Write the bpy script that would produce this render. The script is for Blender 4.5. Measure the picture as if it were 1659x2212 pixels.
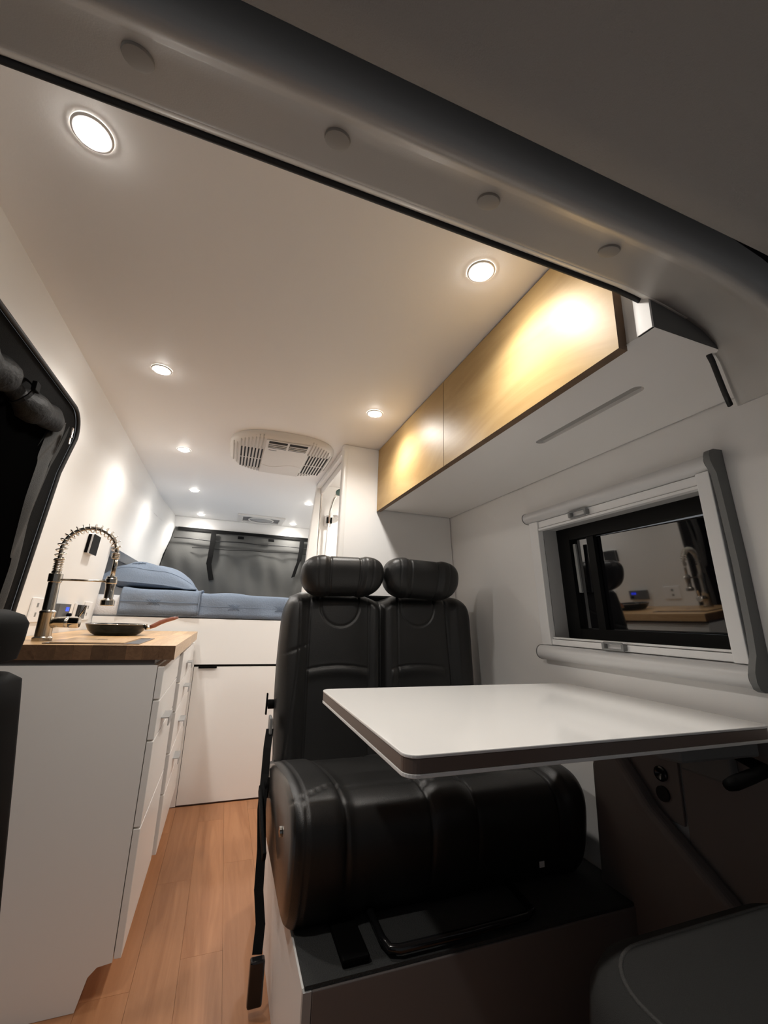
import bpy, bmesh, math, random
from mathutils import Vector, Matrix
random.seed(7)
PI = math.pi
scene = bpy.context.scene
for o in list(bpy.data.objects): bpy.data.objects.remove(o)
COL = scene.collection

# ------------------------------------------------------------------ camera
def setup_camera():
    yaw, pitch, roll, f = 0.342796, 0.247228, 0.0315775, 908.8
    fw = Vector((math.sin(yaw)*math.cos(pitch), math.cos(yaw)*math.cos(pitch), math.sin(pitch)))
    r = Vector((math.cos(yaw), -math.sin(yaw), 0)); u = r.cross(fw)
    r2 = r*math.cos(roll) + u*math.sin(roll); u2 = -r*math.sin(roll) + u*math.cos(roll)
    cd = bpy.data.cameras.new('camera'); co = bpy.data.objects.new('camera', cd); COL.objects.link(co)
    m = Matrix((r2, u2, -fw)).transposed().to_4x4(); m.translation = Vector((0, 0, 1.0))
    co.matrix_world = m
    cd.sensor_fit = 'VERTICAL'; cd.sensor_height = 36.0; cd.sensor_width = 27.0
    cd.lens = f/2212*36.0; cd.clip_start = 0.02
    scene.camera = co
setup_camera()
w = bpy.data.worlds.new('world'); scene.world = w; w.use_nodes = True
w.node_tree.nodes['Background'].inputs[0].default_value = (0.92, 0.95, 1.0, 1)
w.node_tree.nodes['Background'].inputs[1].default_value = 0.085
scene.view_settings.view_transform = 'Standard'; scene.view_settings.look = 'None'
scene.view_settings.gamma = 1; scene.view_settings.use_curve_mapping = False
scene.view_settings.exposure = 0.74
LAMP = 60.0; SPOT = 10.5
LAMP_COL = (1.0, 0.95, 0.885)
scene.cycles.max_bounces = 16; scene.cycles.diffuse_bounces = 12

# ------------------------------------------------------------------ materials
def mat(name, col, rough=0.5, metal=0.0, bump=0.0, bscale=60.0, var=0.0, vscale=6.0, coat=0.0, ior=1.5, emit=None, estr=0, spec=None, stretch=(1,1,1), rand=0.0, sheen=0.0):
    m = bpy.data.materials.new(name); m.use_nodes = True
    nt = m.node_tree; b = nt.nodes['Principled BSDF']
    b.inputs['Base Color'].default_value = (*col, 1); b.inputs['Roughness'].default_value = rough
    b.inputs['Metallic'].default_value = metal; b.inputs['IOR'].default_value = ior
    b.inputs['Coat Weight'].default_value = coat; b.inputs['Coat Roughness'].default_value = 0.08
    if spec is not None: b.inputs['Specular IOR Level'].default_value = spec
    if sheen: b.inputs['Sheen Weight'].default_value = sheen
    if emit: b.inputs['Emission Color'].default_value = (*emit, 1); b.inputs['Emission Strength'].default_value = estr
    tc = nt.nodes.new('ShaderNodeTexCoord'); mp = nt.nodes.new('ShaderNodeMapping')
    mp.inputs['Scale'].default_value = stretch; nt.links.new(tc.outputs['Object'], mp.inputs[0])
    last = None
    if var or rand:
        rgb = nt.nodes.new('ShaderNodeHueSaturation'); rgb.inputs['Color'].default_value = (*col, 1)
        add = None
        if var:
            n = nt.nodes.new('ShaderNodeTexNoise'); n.inputs['Scale'].default_value = vscale; n.inputs['Detail'].default_value = 6
            nt.links.new(mp.outputs[0], n.inputs['Vector'])
            mr = nt.nodes.new('ShaderNodeMapRange'); mr.inputs['From Min'].default_value = .25; mr.inputs['From Max'].default_value = .75
            mr.inputs['To Min'].default_value = 1-var; mr.inputs['To Max'].default_value = 1+var
            nt.links.new(n.outputs['Fac'], mr.inputs['Value']); add = mr.outputs[0]
        if rand:
            oi = nt.nodes.new('ShaderNodeObjectInfo'); mr2 = nt.nodes.new('ShaderNodeMapRange')
            mr2.inputs['To Min'].default_value = 1-rand; mr2.inputs['To Max'].default_value = 1+rand
            nt.links.new(oi.outputs['Random'], mr2.inputs['Value'])
            if add:
                mu = nt.nodes.new('ShaderNodeMath'); mu.operation = 'MULTIPLY'
                nt.links.new(add, mu.inputs[0]); nt.links.new(mr2.outputs[0], mu.inputs[1]); add = mu.outputs[0]
            else: add = mr2.outputs[0]
        nt.links.new(add, rgb.inputs['Value']); nt.links.new(rgb.outputs[0], b.inputs['Base Color'])
    if bump:
        n = nt.nodes.new('ShaderNodeTexNoise'); n.inputs['Scale'].default_value = bscale; n.inputs['Detail'].default_value = 4
        nt.links.new(mp.outputs[0], n.inputs['Vector'])
        bp = nt.nodes.new('ShaderNodeBump'); bp.inputs['Strength'].default_value = bump; bp.inputs['Distance'].default_value = 0.01
        nt.links.new(n.outputs['Fac'], bp.inputs['Height']); nt.links.new(bp.outputs[0], b.inputs['Normal'])
    return m

def wood(name, c1, c2, rough=0.4, scale=(30, 1.5, 30), rand=0.12, coat=0.0, distort=3.0):
    m = bpy.data.materials.new(name); m.use_nodes = True
    nt = m.node_tree; b = nt.nodes['Principled BSDF']; b.inputs['Roughness'].default_value = rough
    b.inputs['Coat Weight'].default_value = coat; b.inputs['Coat Roughness'].default_value = .15
    tc = nt.nodes.new('ShaderNodeTexCoord'); mp = nt.nodes.new('ShaderNodeMapping'); mp.inputs['Scale'].default_value = scale
    oi = nt.nodes.new('ShaderNodeObjectInfo'); ml = nt.nodes.new('ShaderNodeMath'); ml.operation = 'MULTIPLY'; ml.inputs[1].default_value = 37.0
    nt.links.new(oi.outputs['Random'], ml.inputs[0])
    va = nt.nodes.new('ShaderNodeVectorMath'); va.operation = 'ADD'
    nt.links.new(tc.outputs['Object'], va.inputs[0]); nt.links.new(ml.outputs[0], va.inputs[1]); nt.links.new(va.outputs[0], mp.inputs[0])
    n = nt.nodes.new('ShaderNodeTexNoise'); n.inputs['Scale'].default_value = 1.0; n.inputs['Detail'].default_value = 8; n.inputs['Distortion'].default_value = distort
    n.inputs['Roughness'].default_value = .6
    nt.links.new(mp.outputs[0], n.inputs['Vector'])
    cr = nt.nodes.new('ShaderNodeValToRGB'); cr.color_ramp.elements[0].position = .3; cr.color_ramp.elements[1].position = .7
    cr.color_ramp.elements[0].color = (*c1, 1); cr.color_ramp.elements[1].color = (*c2, 1)
    nt.links.new(n.outputs['Fac'], cr.inputs[0])
    hs = nt.nodes.new('ShaderNodeHueSaturation'); mr2 = nt.nodes.new('ShaderNodeMapRange')
    mr2.inputs['To Min'].default_value = 1-rand; mr2.inputs['To Max'].default_value = 1+rand
    nt.links.new(oi.outputs['Random'], mr2.inputs['Value']); nt.links.new(mr2.outputs[0], hs.inputs['Value'])
    nt.links.new(cr.outputs[0], hs.inputs['Color']); nt.links.new(hs.outputs[0], b.inputs['Base Color'])
    bp = nt.nodes.new('ShaderNodeBump'); bp.inputs['Strength'].default_value = .08; bp.inputs['Distance'].default_value = .003
    nt.links.new(n.outputs['Fac'], bp.inputs['Height']); nt.links.new(bp.outputs[0], b.inputs['Normal'])
    return m

def spec_of(m, v): m.node_tree.nodes['Principled BSDF'].inputs['Specular IOR Level'].default_value = v; return m
M = dict(
    ceiling=mat('ceiling_paint', (.89, .875, .855), .5, bump=.03, bscale=250),
    wall=mat('wall_panel', (.88, .87, .855), .42, bump=.02, bscale=200),
    wall_gloss=mat('glossy_wall_panel', (.78, .77, .75), .45, spec=.12, bump=.08, bscale=5),
    white=mat('white_lacquer', (.86, .85, .83), .3),
    white_sat=mat('white_satin', (.84, .83, .815), .45),
    bright=mat('shower_white', (.85, .84, .82), .3),
    frame_white=mat('white_plastic', (.80, .80, .80), .35),
    roller=mat('roller_aluminium', (.68, .68, .68), .33),
    grey_cap=mat('grey_plastic', (.17, .175, .175), .5),
    grey_handle=mat('light_grey_plastic', (.22, .225, .225), .45),
    floor=wood('vinyl_plank', (.33, .14, .058), (.45, .215, .10), .45, (22, 1.3, 22), .07, distort=1.5),
    joint=mat('floor_joint', (.30, .13, .058), .7),
    butcher=wood('butcher_block', (.52, .31, .14), (.70, .46, .24), .35, (40, 2.5, 40), .22, coat=.2),
    endgrain_shade=wood('shaded_end_grain', (.10, .052, .026), (.17, .095, .05), .5, (30, 30, 30), .35),  # end grain, darkened further for the shade on the near edge
    birch=spec_of(wood('birch_ply', (.385, .245, .10), (.50, .345, .16), .45, (9, 1.6, 5), .03, coat=.0, distort=2.0), .2),
    ply_edge=mat('ply_edge', (.17, .105, .06), .55, var=.2, vscale=30),
    leather=mat('black_leather', (.013, .0128, .0125), .40, spec=.48, bump=.12, bscale=420),
    leather_c=mat('black_perforated_leather', (.022, .021, .021), .42, bump=.25, bscale=600),
    side_gloss=mat('black_side_shell', (.02, .018, .016), .25, spec=.7),
    black=mat('black_plastic', (.003, .003, .003), .65, spec=.06),
    black_gloss=mat('black_glossy_plastic', (.01, .01, .011), .15),
    webbing=mat('belt_webbing', (.006, .006, .006), .8, spec=.1, bump=.3, bscale=900),
    fabric=mat('charcoal_fabric', (.010, .010, .010), .85, spec=.1, bump=.25, bscale=500),
    seatfabric=mat('seat_fabric', (.028, .028, .027), .85, spec=.2, bump=.3, bscale=700),
    fabric_d=mat('dark_rolled_fabric', (.012, .012, .012), .6, spec=.15, bump=.4, bscale=60),
    fabric_l=mat('grey_fabric', (.05, .049, .047), .7, spec=.3, bump=.3, bscale=400),
    curtain=mat('dark_grey_curtain', (.10, .10, .096), .85, spec=.15, bump=.2, bscale=350),
    mesh=mat('black_screen_mesh', (.001, .001, .001), .9, spec=.0),
    headliner=mat('grey_headliner', (.32, .31, .295), .8, bump=.2, bscale=500),
    beam=mat('grey_beam_trim', (.42, .41, .39), .36, bump=.04, bscale=500),
    end_shade=mat('shaded_end_panel', (.16, .16, .158), .6),  # white cabinet end, greyed to stand for the shade on its cab side
    lip=mat('pale_lit_edge', (.75, .74, .70), .3),  # pale edge, lightened beyond its paint to show the lit highlight
    seal=mat('black_seal', (.012, .012, .012), .55),
    plug=mat('beam_plug', (.30, .285, .26), .5),
    quilt=mat('blue_quilt', (.185, .23, .30), .9, spec=.15, bump=.3, bscale=140),
    quilt_s=mat('blue_stitching', (.13, .175, .245), .9),
    sheet=mat('white_sheet', (.72, .72, .74), .8, bump=.3, bscale=120),
    steel=mat('brushed_nickel', (.56, .52, .46), .22, metal=1, bump=.03, bscale=300, stretch=(1, 1, .1)),
    chrome=mat('chrome', (.75, .72, .68), .08, metal=1),
    sink=mat('sink_steel', (.22, .21, .21), .3, metal=1),
    pan=mat('pan_enamel', (.003, .008, .011), .22, spec=.2),
    pan_handle=wood('pan_handle_wood', (.20, .07, .05), (.32, .13, .09), .4, (20, 60, 60), .0),
    ac=mat('ac_plastic', (.72, .70, .67), .45),
    ac_groove_shade=mat('ac_shadow_groove', (.50, .48, .45), .6),
    void=mat('dark_void', (.012, .010, .010), .8),
    glass=mat('tinted_window_glass', (.004, .004, .005), .03, ior=2.1),
    rubber=mat('window_rubber', (.006, .006, .006), .5, spec=.15),
    jamb=mat('window_jamb', (.42, .42, .42), .5),
    tabletop=mat('white_gloss_laminate', (.88, .87, .85), .09, coat=.3),
    edge=mat('table_edge', (.15, .105, .085), .4),
    shadowgrey=mat('grey_laminate', (.16, .16, .165), .5),
    trimplastic=mat('mauve_grey_panel', (.19, .17, .163), .55),
    carpet=mat('grey_carpet', (.04, .042, .042), .95, bump=.4, bscale=300),
    showergreen=mat('shower_face', (.07, .14, .12), .4),
    lampring=mat('lamp_ring', (.8, .79, .77), .4),
    lens=mat('lamp_lens', (1, 1, 1), .4, emit=LAMP_COL, estr=LAMP),
    display=mat('blue_display', (.0, .0, .02), .3, emit=(.02, .05, 1.0), estr=2.2),
    device=mat('device_grey', (.10, .105, .11), .35),
    panel_screen=mat('control_glass', (.012, .013, .014), .12),
    blue_lit_grey=mat('pillar_trim', (.24, .245, .26), .5, bump=.1, bscale=300),  # the blue in this grey stands for outdoor light on the trim
    cooktop=mat('cooktop_glass', (.01, .01, .01), .1),
)

# ------------------------------------------------------------------ mesh helper
class MB:
    def __init__(s): s.v = []; s.f = []; s.m = []; s.mi = 0
    def face(s, idx): s.f.append(idx); s.m.append(s.mi)
    def box(s, x0, x1, y0, y1, z0, z1):
        b = len(s.v)
        s.v += [(x, y, z) for z in (z0, z1) for y in (y0, y1) for x in (x0, x1)]
        for q in ((0, 2, 3, 1), (4, 5, 7, 6), (0, 1, 5, 4), (2, 6, 7, 3), (0, 4, 6, 2), (1, 3, 7, 5)): s.face([b+i for i in q])
        return s
    def quad(s, *pts):
        b = len(s.v); s.v += [tuple(p) for p in pts]; s.face(list(range(b, b+len(pts)))); return s
    def rings(s, rings, closed=True, caps=True):
        b = len(s.v); n = len(rings[0])
        for r in rings: s.v += [tuple(p) for p in r]
        for i in range(len(rings)-1):
            for j in range(n if closed else n-1):
                k = (j+1) % n
                s.face([b+i*n+j, b+i*n+k, b+(i+1)*n+k, b+(i+1)*n+j])
        if caps and closed:
            s.face([b+j for j in range(n)][::-1]); e = b+(len(rings)-1)*n; s.face([e+j for j in range(n)])
        return s
    def tube(s, pts, r, n=10, caps=True, closed=False):
        pts = [Vector(p) for p in pts]; rs = r if isinstance(r, (list, tuple)) else [r]*len(pts)
        rings = []; up = None
        for i, p in enumerate(pts):
            t = (pts[min(i+1, len(pts)-1)] - pts[max(i-1, 0)]).normalized()
            if up is None: up = Vector((0, 0, 1)) if abs(t.z) < .9 else Vector((1, 0, 0))
            a = (up - t*up.dot(t)).normalized(); up = a; c = t.cross(a)
            rings.append([p + (a*math.cos(2*PI*k/n) + c*math.sin(2*PI*k/n))*rs[i] for k in range(n)])
        return s.rings(rings, True, caps)
    def strip(s, pts, wdt, thk, side):
        # flat ribbon along pts, width direction = side
        sd = Vector(side).normalized(); rings = []; pts = [Vector(p) for p in pts]
        for i, p in enumerate(pts):
            t = (pts[min(i+1, len(pts)-1)] - pts[max(i-1, 0)]).normalized(); nn = t.cross(sd).normalized()
            rings.append([p+sd*wdt/2+nn*thk/2, p-sd*wdt/2+nn*thk/2, p-sd*wdt/2-nn*thk/2, p+sd*wdt/2-nn*thk/2])
        return s.rings(rings)
    def lathe(s, prof, c, axis=(0, 0, 1), n=32, caps=True):
        ax = Vector(axis).normalized(); a = (Vector((1, 0, 0)) if abs(ax.x) < .9 else Vector((0, 1, 0)))
        a = (a - ax*a.dot(ax)).normalized(); d = ax.cross(a); c = Vector(c)
        return s.rings([[c+ax*h+(a*math.cos(2*PI*k/n)+d*math.sin(2*PI*k/n))*r for k in range(n)] for r, h in prof], True, caps)
    def prism(s, poly, axis, a0, a1):
        # poly 2D: axis x->(y,z), y->(x,z), z->(x,y)
        def P(p, a): return {'x': (a, p[0], p[1]), 'y': (p[0], a, p[1]), 'z': (p[0], p[1], a)}[axis]
        return s.rings([[P(p, a0) for p in poly], [P(p, a1) for p in poly]])
    def grid(s, fn, nu, nv, flip=False):
        b = len(s.v)
        for i in range(nu+1):
            for j in range(nv+1): s.v.append(tuple(fn(i/nu, j/nv)))
        for i in range(nu):
            for j in range(nv):
                q = [b+i*(nv+1)+j, b+(i+1)*(nv+1)+j, b+(i+1)*(nv+1)+j+1, b+i*(nv+1)+j+1]
                s.face(q[::-1] if flip else q)
        return s
    def map(s, fn): s.v = [tuple(fn(*p)) for p in s.v]; return s

def rrect(w, h, r, n=6, cx=0, cy=0):
    pts = []
    for sx, sy, a0 in ((1, 1, 0), (-1, 1, PI/2), (-1, -1, PI), (1, -1, 1.5*PI)):
        for k in range(n+1):
            a = a0+PI/2*k/n; pts.append((cx+sx*(w/2-r)+r*math.cos(a), cy+sy*(h/2-r)+r*math.sin(a)))
    return pts

def world_loc(o):
    v = Vector((0, 0, 0))
    while o: v += o.location; o = o.parent
    return v
def thing(name, label, cat, loc, group=None, kind=None):
    o = bpy.data.objects.new(name, None); o.empty_display_size = .05; COL.objects.link(o); o.location = loc
    if kind: o['kind'] = kind
    if label: o['label'] = label
    if cat: o['category'] = cat
    if group: o['group'] = group
    return o
def obj(name, mb, m, parent=None, smooth=False, bevel=0, loc=None, label=None, cat=None, kind=None, group=None, subsurf=0, seg=2, auto=None):
    off = world_loc(parent) if parent else Vector((0, 0, 0))
    l = Vector(loc) if loc else Vector((0, 0, 0))   # world position of the object's origin
    me = bpy.data.meshes.new(name)
    base = l if loc else off
    me.from_pydata([(p[0]-base.x, p[1]-base.y, p[2]-base.z) for p in mb.v], [], mb.f)
    mats = m if isinstance(m, (list, tuple)) else [m]
    for k in mats: me.materials.append(M[k] if isinstance(k, str) else k)
    for p, i in zip(me.polygons, mb.m): p.material_index = i; p.use_smooth = smooth
    bm = bmesh.new(); bm.from_mesh(me); bmesh.ops.recalc_face_normals(bm, faces=bm.faces); bm.to_mesh(me); bm.free()
    me.validate(); me.update()
    o = bpy.data.objects.new(name, me); COL.objects.link(o)
    o.location = base - off if parent else base
    if parent: o.parent = parent
    if bevel:
        md = o.modifiers.new('bevel', 'BEVEL'); md.width = bevel; md.segments = seg; md.limit_method = 'ANGLE'; md.angle_limit = .6
        md.harden_normals = False
    if subsurf: md = o.modifiers.new('sub', 'SUBSURF'); md.levels = subsurf; md.render_levels = subsurf
    if smooth and auto is not None:
        for e in me.edges: pass
        bm = bmesh.new(); bm.from_mesh(me)
        for e in bm.edges:
            if len(e.link_faces) == 2 and e.calc_face_angle(0) > auto: e.smooth = False
        bm.to_mesh(me); bm.free()
    if label: o['label'] = label
    if cat: o['category'] = cat
    if kind: o['kind'] = kind
    if group: o['group'] = group
    return o
def copy_of(src, parent, loc, name=None):
    c = src.copy(); COL.objects.link(c); c.parent = parent; c.location = Vector(loc) - (world_loc(parent) if parent else Vector())
    return c
def lerp_tab(tab, t):
    if t <= tab[0][0]: return tab[0][1]
    for (a, b), (c, d) in zip(tab, tab[1:]):
        if t <= c: return b+(d-b)*(t-a)/(c-a)
    return tab[-1][1]
def sm(a, b, t):
    t = max(0, min(1, (t-a)/(b-a))); return t*t*(3-2*t)

# ------------------------------------------------------------------ the shell
H = 1.87
WL = [(0, -.70), (.965, -.678), (1.165, -.663), (1.35, -.649), (1.50, -.637), (1.56, -.624), (1.63, -.610), (1.72, -.603), (1.80, -.592), (1.87, -.577)]
WR = [(0, 1.15), (.9, 1.14), (1.16, 1.127), (1.39, 1.106), (1.56, 1.095), (1.87, 1.06)]
def XL(z): return lerp_tab(WL, z)
def XLY(z, y):
    return XL(z)+sm(3.5, 4.25, y)*lerp_tab([(1.2, .02), (1.42, .035), (1.65, .058), (1.76, .068), (1.87, .03)], z)
def XR(z): return lerp_tab(WR, z)

def build_shell():
    fl = obj('floor', MB().box(-.72, 1.17, -.4, 4.32, -.04, -.006), 'joint', kind='structure')
    wdt = .118; x = -.72; k = 0
    cache = {}
    while x < 1.16:
        y = -.4 - (k*.41 % .9)
        while y < 2.74:
            y1 = min(y+.9, 2.742); y0 = max(y, -.4)
            if y1-y0 > .02:
                key = round(y1-y0, 3)
                if key not in cache:
                    o = obj('plank', MB().box(-wdt/2+.0003, wdt/2-.0003, -(y1-y0)/2+.0003, (y1-y0)/2-.0003, -.006, 0), 'floor', None, bevel=0)
                    cache[key] = o; o.parent = fl; o.location = (x+wdt/2, (y0+y1)/2, 0)
                else:
                    o = cache[key].copy(); COL.objects.link(o); o.parent = fl; o.location = (x+wdt/2, (y0+y1)/2, 0)
            y += .9
        x += wdt; k += 1
    obj('ceiling', MB().box(-.62, 1.14, .45, 4.32, H, H+.02), 'ceiling', kind='structure')
    # left wall: side-door opening (rounded corner) and the recess beside the bed
    YO0, YO1, ZT, R = .62, 1.82, 1.725, .10
    mb = MB()
    zs = [0, .3, .6, .9, .965, 1.05, 1.165, 1.26, 1.35, 1.42, 1.5, 1.53, 1.56, 1.595] + [ZT-R+R*math.sin(a*PI/2/10) for a in range(11)] + [1.76, 1.80, 1.835, 1.855, 1.87]
    zs = sorted(set(round(z, 4) for z in zs))
    def yr(z):
        if z <= ZT-R: return YO1
        return YO1-R+math.sqrt(max(0, R*R-(z-(ZT-R))**2))
    for a, b in zip(zs, zs[1:]):
        yend = 4.30 if a >= 1.35-1e-6 else 2.747
        def seg(ya0, yb0, ya1, yb1):
            n = 24
            for i in range(n):
                p = lambda y0, y1, t: y0+(y1-y0)*t
                mb.quad(*[(XLY(zz, yy), yy, zz) for zz, yy in ((a, p(ya0, ya1, i/n)), (a, p(ya0, ya1, (i+1)/n)), (b, p(yb0, yb1, (i+1)/n)), (b, p(yb0, yb1, i/n)))])
        if b <= ZT+1e-6:
            seg(yr(a), yr(b), yend, yend)
            mb.quad((XL(a), .40, a), (XL(a), YO0, a), (XL(b), YO0, b), (XL(b), .40, b))
        else:
            mb.quad((XL(a), .40, a), (XL(a), YO0, a), (XL(b), YO0, b), (XL(b), .40, b))
            seg(YO0, YO0, yend, yend)
    # edge returns of the recess beside the bed
    mb.quad((XL(1.35), 2.747, 1.35), (XL(1.35), 4.3, 1.35), (-.80, 4.3, 1.35), (-.80, 2.747, 1.35))
    mb.quad((XL(.965), 2.747, .965), (XL(1.35), 2.747, 1.35), (-.80, 2.747, 1.35), (-.80, 2.747, .965))
    bm_fix = mb
    o = obj('wall_left', bm_fix, 'wall_gloss', smooth=True, kind='structure')
    bm = bmesh.new(); bm.from_mesh(o.data); bmesh.ops.remove_doubles(bm, verts=bm.verts, dist=.0003); bmesh.ops.recalc_face_normals(bm, faces=bm.faces); bm.to_mesh(o.data); bm.free()
    # right wall with window hole
    mb = MB(); zs = [0, .3, .6, .9, .95, 1.05, 1.16, 1.25, 1.35, 1.39, 1.47, 1.56, 1.7, 1.87]
    for a, b in zip(zs, zs[1:]):
        spans = [(.30, 4.30)] if not (a >= .95-1e-6 and b <= 1.35+1e-6) else [(.30, .70), (1.285, 4.30)]
        for y0, y1 in spans: mb.quad((XR(a), y0, a), (XR(a), y1, a), (XR(b), y1, b), (XR(b), y0, b))
    o = obj('wall_right', mb, 'wall', smooth=False, kind='structure')
    mb = MB().prism([(-.80, 0), (1.15, 0), (1.06, H), (-.577, H), (-.62, 1.5), (-.80, 1.35)], 'y', 4.30, 4.32)
    obj('wall_rear', mb, 'white_sat', kind='structure')
    # white boxed-in header above the rear curtain
    obj('trim_1', MB().box(-.60, 1.06, 4.255, 4.299, 1.762, H), 'white_sat', kind='structure', bevel=.01)
build_shell()

# ------------------------------------------------------------------ cab roof beam and headliner
def build_cab():
    # cross-section (Y, inward offset): sweep along an arch path in the XZ plane
    def path(n=14):
        pts = [(-1.0+i*.168, 1.605, 0.0) for i in range(10)]     # straight part up to x = .512
        pts += [(.62, 1.605, 0), (.665, 1.602, 0), (.72, 1.595, 0), (.78, 1.584, 0), (.825, 1.570, 0), (.856, 1.549, 0), (.875, 1.520, 0), (.886, 1.487, 0), (.896, 1.455, 0), (.906, 1.43, 0)]
        return pts
    P = path()
    def frames():
        out = []
        for i, (x, z, _) in enumerate(P):
            a = Vector((P[max(i-1, 0)][0], P[max(i-1, 0)][1])); b = Vector((P[min(i+1, len(P)-1)][0], P[min(i+1, len(P)-1)][1]))
            t = (b-a).normalized(); nrm = Vector((t.y, -t.x))     # pointing down / inwards
            if nrm.y > 0 and i < 8: nrm = -nrm
            out.append((Vector((x, z)), nrm))
        return out
    FR = frames()
    # profile: (Y, inward) from the rear lip forward to the ridge and back up
    prof = [(.484, -.03), (.482, -.016), (.478, -.013), (.464, -.0025), (.460, .0006), (.455, .0022), (.43, .008), (.40, .0165), (.380, .0225), (.376, .0255), (.364, .0375), (.359, .041), (.352, .043), (.345, .041), (.341, .034), (.339, .020), (.338, .0), (.338, -.03)]
    rings = [[(p.x+n.x*d*-1*-1, y, p.y+n.y*d) for y, d in prof] for p, n in FR]
    root = thing('cab_roof_beam', 'grey cross beam with round plugs between cab and living area', 'beam', (-.2, .40, 1.56))
    mb = MB().rings(rings, True, True)
    obj('beam_body', mb, 'beam', root, smooth=True, auto=1.0)
    mb = MB().rings([[(p.x-n.x*.0, y, p.y+n.y*d) for y, d in ((.4815, -.016), (.486, -.010), (.490, -.011), (.492, -.016), (.492, -.024), (.4815, -.024))] for p, n in FR], True, True)
    obj('rubber_seal', mb, 'seal', root, smooth=True)
    obj('edge_lip', MB().rings([[(p.x+n.x*d, y, p.y+n.y*d) for y, d in ((.4815, -.0145), (.4775, -.0105), (.4645, -.0010), (.4600, -.0004), (.4605, -.003), (.479, -.016))] for p, n in FR[:-6]], True, True), 'lip', root, smooth=True)
    for x in (-.159, .066, .290, .518):
        c = Vector((x, .405, 1.605-.0150)); ax = Vector((0, .30, -1)).normalized()
        mb = MB().lathe([(.0165, -.006), (.0165, .0015), (.0158, .003), (.012, .004), (.001, .0044)], c, ax, 24)
        obj('plug', mb, 'plug', root, smooth=True, auto=.7)
    # bulkhead above the beam (closes the space to the high ceiling)
    obj('wall_front', MB().box(-.62, .66, .43, .447, 1.618, H), 'headliner', kind='structure')
    obj('gap_light_block', MB().box(-1.0, .95, .20, .429, 1.632, 1.64), 'void', kind='structure')  # added dark cover, blocks sky light above the beam gap
    # headliner of the cab
    def hl(u, v):
        x = -1.0+2.0*u; y = .302-1.1*v
        z = 1.575+.02*math.sin(PI*min(1, v*1.5))-.10*v - .30*max(0, (abs(x-.0)-.72))**2*6
        return (x, y, z)
    mb = MB().grid(hl, 40, 30)
    o = obj('cab_headliner', mb, 'headliner', smooth=True, label='dark grey padded headliner over the cab, in front of the beam', cat='headliner')
    md = o.modifiers.new('s', 'SOLIDIFY'); md.thickness = .015
    # right pillar trim
    root = thing('pillar_trim', 'grey moulded pillar cover, coloured as lit by blue outdoor light, at the end of the roof beam', 'trim', (1.0, .40, 1.3))
    poly = [(.888, 1.440), (.93, 1.428), (1.00, 1.425), (1.08, 1.43), (1.08, 1.66), (.99, 1.66), (.94, 1.61), (.895, 1.53)]
    obj('cover', MB().prism(poly, 'y', .36, .435), 'blue_lit_grey', root, bevel=.015, seg=3, smooth=False)
    obj('lower_cover', MB().prism([(1.03, .62), (1.11, .62), (1.08, 1.42), (.965, 1.42)], 'y', .30, .40), 'blue_lit_grey', root, bevel=.02, seg=3)
build_cab()

# ------------------------------------------------------------------ ceiling lamps
def build_lamps():
    spots = [(-.337, .756), (-.325, 1.594), (-.319, 2.425), (-.318, 3.268), (-.313, 4.095), (.516, .764), (.516, 1.605), (.524, 3.266), (.522, 4.105), (.80, 2.40)]
    who = ['round recessed lamp over the counter end, left row, nearest the cab beam', 'round recessed lamp above the kitchen counter in the row by the side door',
           'round recessed lamp beside the air conditioner', 'round recessed lamp above the front of the bed, pillow side', 'round recessed lamp above the pillow end, closest to the rear curtain',
           'round recessed lamp beside the larger birch cabinet door', 'round recessed lamp beside the smaller birch cabinet door', 'round recessed lamp just behind the shower stall post', 'round recessed lamp beside the roof fan',
           'round recessed lamp inside the shower stall']
    ring = MB().lathe([(.0262, -.001), (.028, -.0030), (.032, -.0035), (.035, -.002), (.0355, 0)], (0, 0, 0), n=36, caps=False)
    lens = MB().lathe([(.0264, -.0010), (.0255, -.005), (.020, -.0075), (.010, -.0085), (.0005, -.009)], (0, 0, 0), n=32)
    r0 = l0 = sd = None
    for (x, y), lab in zip(spots, who):
        t = thing('ceiling_lamp', lab, 'lamp', (x, y, H-.0005), 'recessed ceiling lamps')
        if r0 is None:
            r0 = obj('trim_ring', MB_shift(ring, (x, y, H-.0005)), 'lampring', t, smooth=True)
            l0 = obj('lens', MB_shift(lens, (x, y, H-.0005)), 'lens', t, smooth=True)
        else:
            for s in (r0, l0):
                c = s.copy(); COL.objects.link(c); c.parent = t
        if sd is None:
            sd = bpy.data.lights.new('lamp_light', 'SPOT'); sd.energy = SPOT; sd.color = LAMP_COL
            sd.spot_size = math.radians(160); sd.spot_blend = 1.0; sd.shadow_soft_size = .028
        lo = bpy.data.objects.new('lamp_light', sd); COL.objects.link(lo); lo.parent = t; lo.location = (0, 0, -.036)
def MB_shift(mb, d):
    m = MB(); m.v = [(p[0]+d[0], p[1]+d[1], p[2]+d[2]) for p in mb.v]; m.f = mb.f; m.m = mb.m; return m
build_lamps()

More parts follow.
